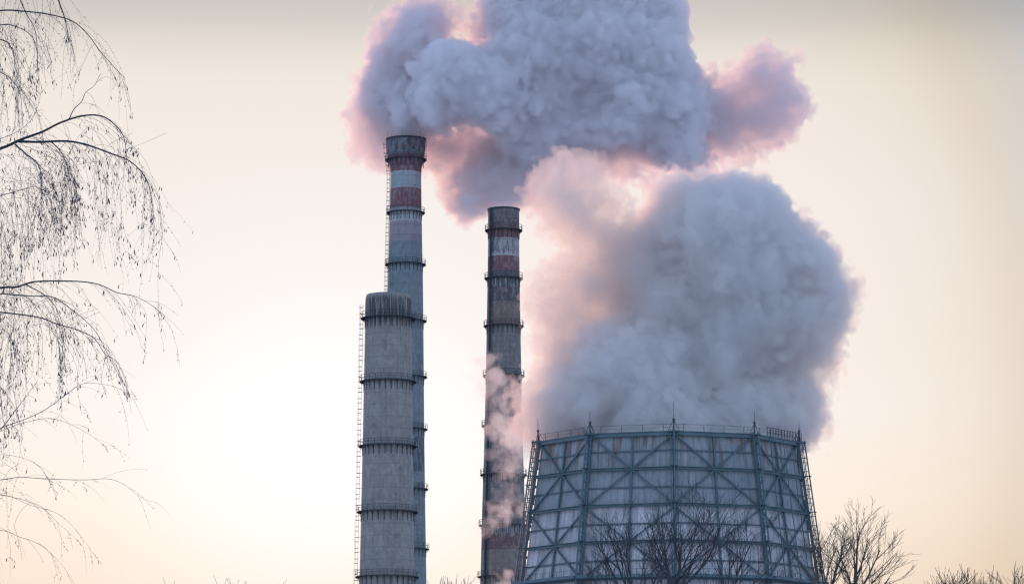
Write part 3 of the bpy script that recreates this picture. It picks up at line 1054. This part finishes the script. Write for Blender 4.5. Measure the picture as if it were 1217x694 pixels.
# ------------------------------------------------------------------ steam
def interp_matrix(n_out, n_in, scale, off):
    """cubic B-spline weights from a coarse lattice to a fine axis (periodic)"""
    x = np.arange(n_out) * scale + off
    i = np.floor(x).astype(int)
    f = (x - i).astype('f')
    w = [(1 - f) ** 3 / 6, (3 * f ** 3 - 6 * f ** 2 + 4) / 6, (-3 * f ** 3 + 3 * f ** 2 + 3 * f + 1) / 6, f ** 3 / 6]
    M = np.zeros((n_out, n_in), 'f')
    for k in range(4):
        np.add.at(M, (np.arange(n_out), (i + k - 1) % n_in), w[k])
    return M


def lattice_noise(shape, h, cell, rng, stretch=(1, 1, 1)):
    mats = []
    dims = []
    for n, s in zip(shape, stretch):
        m = int(n * h / (cell * s)) + 4
        dims.append(m)
        mats.append(interp_matrix(n, m, h / (cell * s), rng.random() * 3))
    g = rng.standard_normal(dims).astype('f')
    g = np.tensordot(mats[0], g, (1, 0))
    g = np.tensordot(mats[1], g, (1, 1)).transpose(1, 0, 2)
    g = np.tensordot(g, mats[2], (2, 1))
    return g * 1.9


def plume_mesh(name, puffs, Y0, h, seed, shells, octaves, mats, root, clip_h=None, k_soft=2.2):
    """puffs: (px, py, radius px, depth offset m, core weight 0..1). Closed shells, from thin outer vapour to dense heart."""
    rng = np.random.default_rng(seed)
    P = []
    for px, py, r, dy, cw in puffs:
        c = at(px, py, Y0 + dy)
        P.append((c.x, c.y, c.z, r * mpp(c.y, c.z), cw))
    P = np.array(P)
    pad = 5.0
    lo = (P[:, :3] - P[:, 3:4]).min(0) - pad
    hi = (P[:, :3] + P[:, 3:4]).max(0) + pad
    shape = tuple(int(v) for v in np.ceil((hi - lo) / h))
    ax = [(lo[i] + np.arange(shape[i]) * h).astype('f') for i in range(3)]
    # domain warp gives the puffs curled outlines
    acc = np.zeros(shape, 'f')
    accC = np.zeros(shape, 'f')
    wx = lattice_noise(shape, h, 9.0, rng) * 1.5
    wz = lattice_noise(shape, h, 9.0, rng) * 1.5
    for cx, cyy, cz, r, cw in P:
        m = r + 7.0
        sl = []
        for i, c in enumerate((cx, cyy, cz)):
            a = max(0, int((c - m - lo[i]) / h))
            b = min(shape[i], int((c + m - lo[i]) / h) + 1)
            sl.append(slice(a, b))
        sl = tuple(sl)
        dx = ax[0][sl[0]][:, None, None] - cx + wx[sl]
        dy = ax[1][sl[1]][None, :, None] - cyy
        dz = ax[2][sl[2]][None, None, :] - cz + wz[sl]
        d = np.sqrt(dx * dx + dy * dy + dz * dz) - r
        e = np.exp(-np.clip(d, -40, 20) / k_soft)
        acc[sl] += e
        if cw > 0:
            accC[sl] += e * np.exp(-(1 - cw) * 5.5 / k_soft)
    del wx, wz
    sdf = -k_soft * np.log(acc + 1e-9)
    sdc = -k_soft * np.log(accC + 1e-9)
    del acc, accC
    disp = np.zeros(shape, 'f')
    fine = np.zeros(shape, 'f')
    for cell, amp, kind in octaves:
        n = lattice_noise(shape, h, cell, rng)
        if kind == 'b':
            (disp if cell > 2 else fine).__isub__(amp * (np.abs(n) - .42))
        else:
            disp += amp * n
    for (which, off, dscale, fscale, sname), mat in zip(shells, mats):
        f = (sdf if which == 'all' else sdc) + off + disp * dscale + fine * fscale
        # close the volume at the box faces
        for a in range(3):
            idx = [slice(None)] * 3
            idx[a] = slice(0, 2); f[tuple(idx)] = 2.0
            idx[a] = slice(-2, None); f[tuple(idx)] = 2.0
        if clip_h is not None:
            kz = int((clip_h - lo[2]) / h)
            if kz > 0:
                f[:, :, :kz] = 2.0
        g = vdb.FloatGrid(background=2.0)
        g.copyFromArray(np.clip(f, -2, 2))
        pts, quads = g.convertToQuads(isovalue=0.0)
        # drop crumbs of a few faces
        me = bpy.data.meshes.new(sname)
        pts = pts * h + lo
        org = np.array(root.location)
        me.vertices.add(len(pts))
        me.vertices.foreach_set('co', (pts - org).astype('f').ravel())
        me.loops.add(len(quads) * 4)
        me.loops.foreach_set('vertex_index', quads.astype('i').ravel())
        me.polygons.add(len(quads))
        me.polygons.foreach_set('loop_start', np.arange(len(quads), dtype='i') * 4)
        me.update(calc_edges=True)
        me.validate()
        # drop crumbs
        me.materials.append(mat)
        o = bpy.data.objects.new(sname, me)
        COL.objects.link(o)
        o.parent = root
        print(name, sname, shape, len(quads))
    return root


def steam_mat(name, dens, color, g, veil=0.0):
    m, x = new_mat(name)
    vol = x.n('ShaderNodeVolumePrincipled', {'Color': (*color, 1), 'Density': dens, 'Anisotropy': g})
    o = x.n('ShaderNodeOutputMaterial', {'Volume': vol.outputs[0]})
    # the boundary of the cloud: droplets let nearly everything through
    a = x.n('ShaderNodeBsdfTransparent')
    b_ = x.n('ShaderNodeBsdfTranslucent', {'Color': (.9, .9, .9, 1)})
    mx = x.n('ShaderNodeMixShader', {0: veil, 1: a.outputs[0], 2: b_.outputs[0]})
    x.nt.links.new(mx.outputs[0], o.inputs['Surface'])
    m.cycles.volume_sampling = 'DISTANCE' if hasattr(m.cycles, 'volume_sampling') else None
    return m


SG = .35
OCT = [(12, 2.3, 'b'), (6.0, 1.5, 'b'), (3.2, .95, 'b'), (1.7, .85, 'b'), (.95, .55, 'b')]

# the broad plume over the two tall chimneys
A = [
    (483, 145, 16, 2, 1), (478, 122, 28, 8, 1), (480, 108, 38, 12, 1), (455, 105, 25, 10, .9), (462, 75, 24, 6, .9), (450, 132, 20, 13, .5), (436, 110, 10, 8, .3),
    (500, 50, 32, 3, 1), (540, 92, 50, -7, 1), (580, 114, 40, -10, 1), (528, 118, 28, -2, 1), (505, 25, 18, 5, .5), (482, 28, 13, 5, .3), (535, 24, 14, 4, .2),
    (618, 180, 36, 6, 1), (580, 203, 24, 8, .85), (615, 208, 30, 6, .85), (540, 178, 24, 10, .3), (518, 188, 24, 12, .1), (535, 212, 15, 8, .1), (555, 243, 11, 0, .9), (546, 205, 10, 2, .8),
    (597, 228, 16, 0, .2), (615, 232, 14, 0, .15), (640, 228, 20, 3, .1), (572, 230, 15, 5, .1), (500, 172, 18, 12, .1), (552, 158, 20, 14, .35), (576, 166, 18, 12, .4),
    (640, 60, 72, 0, 1), (700, 60, 84, 2, 1), (655, 140, 62, 2, 1), (620, 0, 45, 3, 1), (690, -40, 84, 3, 1), (600, 25, 26, 0, .9),
    (748, 92, 64, 0, 1), (740, 130, 52, -4, 1), (772, 72, 40, 2, 1), (797, 137, 48, 0, 1), (810, 175, 34, 0, .9), (780, 178, 28, 0, .9), (806, 96, 28, 2, .9), (745, 25, 46, 4, .8),
    (690, 178, 30, 0, .6), (720, 178, 24, 0, .3), (675, 208, 20, 2, .1), (738, 190, 20, 0, .35),
    (848, 132, 25, 3, .6), (860, 162, 26, 3, .5), (882, 142, 27, 4, .5), (872, 110, 20, 4, .25), (897, 95, 24, 4, .3), (907, 70, 15, 4, .2), (927, 84, 20, 4, .35), (938, 112, 20, 4, .5),
    (917, 125, 25, 4, .4), (903, 155, 22, 4, .35), (888, 180, 15, 4, .2), (850, 95, 14, 4, .1), (430, 150, 15, 8, .15), (441, 172, 19, 13, .1), (458, 188, 16, 14, .05),
    (500, 5, 15, 6, .15), (448, 45, 13, 6, .15), (425, 125, 11, 8, .1),
]
# the column over the cooling tower
B = [
    (795, 560, 116, 0, 1), (690, 520, 42, 0, .9), (720, 500, 46, -3, 1), (775, 480, 70, -4, 1), (845, 490, 74, 2, 1), (900, 492, 50, 2, 1), (925, 518, 22, 0, .9), (935, 470, 27, 3, .8), (946, 495, 15, 2, .6),
    (662, 508, 28, 0, .8), (650, 528, 16, 0, .6), (632, 515, 16, 0, .4), (648, 478, 26, 0, .45), (680, 470, 36, 0, .85), (715, 452, 42, 0, .95), (760, 420, 50, 2, .9),
    (855, 410, 80, 3, 1), (914, 405, 46, 3, 1), (943, 378, 28, 2, .9), (872, 330, 84, 0, 1), (930, 320, 50, 0, 1), (966, 316, 24, 0, .9), (980, 333, 19, 0, .9), (963, 360, 20, 0, .8), (992, 343, 10, 0, .5),
    (845, 268, 50, 0, 1), (890, 250, 32, 0, 1), (908, 268, 32, 0, 1), (880, 230, 15, 0, .9), (820, 252, 34, 2, .9), (902, 224, 11, 0, .8), (936, 275, 22, 0, .9), (788, 295, 46, 2, .9), (800, 345, 50, 3, .85), (765, 335, 40, 4, .8),
    (775, 385, 40, 4, .8), (725, 308, 30, 4, .62), (700, 335, 30, 2, .58), (688, 378, 30, 2, .56), (700, 422, 34, 2, .75), (668, 432, 26, 2, .5), (660, 340, 18, 2, .35), (670, 305, 16, 0, .4),
    (690, 275, 26, 3, .42), (666, 248, 24, 3, .45), (655, 220, 17, 3, .4), (688, 218, 20, 3, .35), (712, 232, 9, 3, .2), (640, 235, 10, 3, .4), (655, 388, 16, 2, .35), (784, 266, 18, 3, .5), (640, 495, 12, -2, .3),
    (735, 368, 20, 4, .55), (650, 365, 10, 2, .25), (648, 455, 12, 2, .35), (672, 400, 18, 2, .5), (958, 445, 14, 2, .4), (962, 415, 12, 2, .3), (712, 290, 16, 3, .45), (745, 312, 24, 4, .65),
]
# the thin wisps drifting across the slender chimney
Cw = [
    (596, 436, 13, 0, .25), (585, 447, 10, 0, .15), (608, 446, 15, 0, .3), (618, 462, 14, 0, .25), (596, 462, 14, 1, .2), (588, 478, 10, 0, .05), (610, 482, 15, 2, .25), (603, 500, 12, 0, .2),
    (590, 508, 9, 0, .3), (618, 508, 18, 3, .4), (600, 522, 11, 0, .25), (626, 530, 20, 4, .35), (606, 543, 13, 2, .25), (590, 538, 7, 0, 0), (616, 556, 14, 2, .2), (600, 566, 9, 1, 0),
    (584, 604, 11, 0, .3), (600, 602, 13, 0, .4), (614, 604, 9, 0, .2), (594, 618, 8, 0, .1), (604, 585, 9, 0, 0), (578, 626, 7, 0, 0),
    (586, 692, 11, 0, .35), (600, 690, 15, 0, .45), (612, 697, 10, 0, .2), (600, 712, 18, 0, .4), (600, 740, 22, 0, .3), (602, 775, 22, 0, .3),
    (640, 500, 18, 5, .3),
]


def steam():
    white = (.985, .985, .99)  # shell tints paint in the light: warm sunlit rims, bluish skylit hearts
    mo = steam_mat('thin smoke', .20, (.92, .85, .85), SG)
    mm = steam_mat('dense smoke', .32, (.948, .96, .98), SG)
    mc = steam_mat('smoke heart', .5, (.985, .988, .994), SG)
    bo = steam_mat('thin vapour', .16, (.90, .85, .80), SG)
    bm = steam_mat('dense vapour', .25, (.94, .93, .94), SG)
    bc = steam_mat('steam heart', .42, (.958, .969, .989), SG)
    shells = [('all', 0.35, 1.05, 2.1, 'thin_vapour'), ('core', 0.15, 1.0, 1.5, 'dense_vapour'), ('core', 1.2, .72, .55, 'steam_heart')]
    c = at(600, 120, 905)
    ra = empty('steam_plume', c)
    tag(ra, 'broad slate blue steam plume with pink edges drifting right from the two tall chimneys', 'steam plume')
    plume_mesh('A', A, 912, .40, 1, shells, OCT, [mo, mm, mc], ra)
    c = at(795, 520, 620)
    rb = empty('steam_plume', c)
    tag(rb, 'tall billowing grey violet steam cloud rising out of the cooling tower', 'steam plume')
    octb = [(c_ * .8, a * .8, k) for c_, a, k in OCT] + [(.6, .3, 'b')]
    sb = [('all', 0.2, 1.15, 2.3, 'thin_vapour'), ('core', 0.2, 1.2, 1.6, 'dense_vapour'), ('core', 1.3, .85, .6, 'steam_heart')]
    plume_mesh('B', B, 620, .30, 2, sb, octb, [bo, bm, bc], rb, clip_h=CT_Z - 6)
    c = at(600, 560, 800)
    rc = empty('steam_wisp', c)
    tag(rc, 'thin torn wisps of lit steam curling up across the slender chimney', 'steam wisp')
    mw = steam_mat('wisp vapour', .04, (.985, .965, .93), SG)  # cream tint puts the low sun's backlight into the wisp colour
    mw2 = steam_mat('wisp heart', .11, (.985, .965, .93), SG)
    octc = [(5, 1.4, 'b'), (2.6, 1.6, 'b'), (1.4, 1.1, 'b'), (.8, .6, 'b')]
    plume_mesh('C', Cw, 815, .28, 3, [('all', 0.45, 1.2, 1.8, 'thin_vapour'), ('core', -2.1, 1.25, 1.5, 'dense_vapour')], octc, [mw, mw2], rc, k_soft=1.0)


steam()
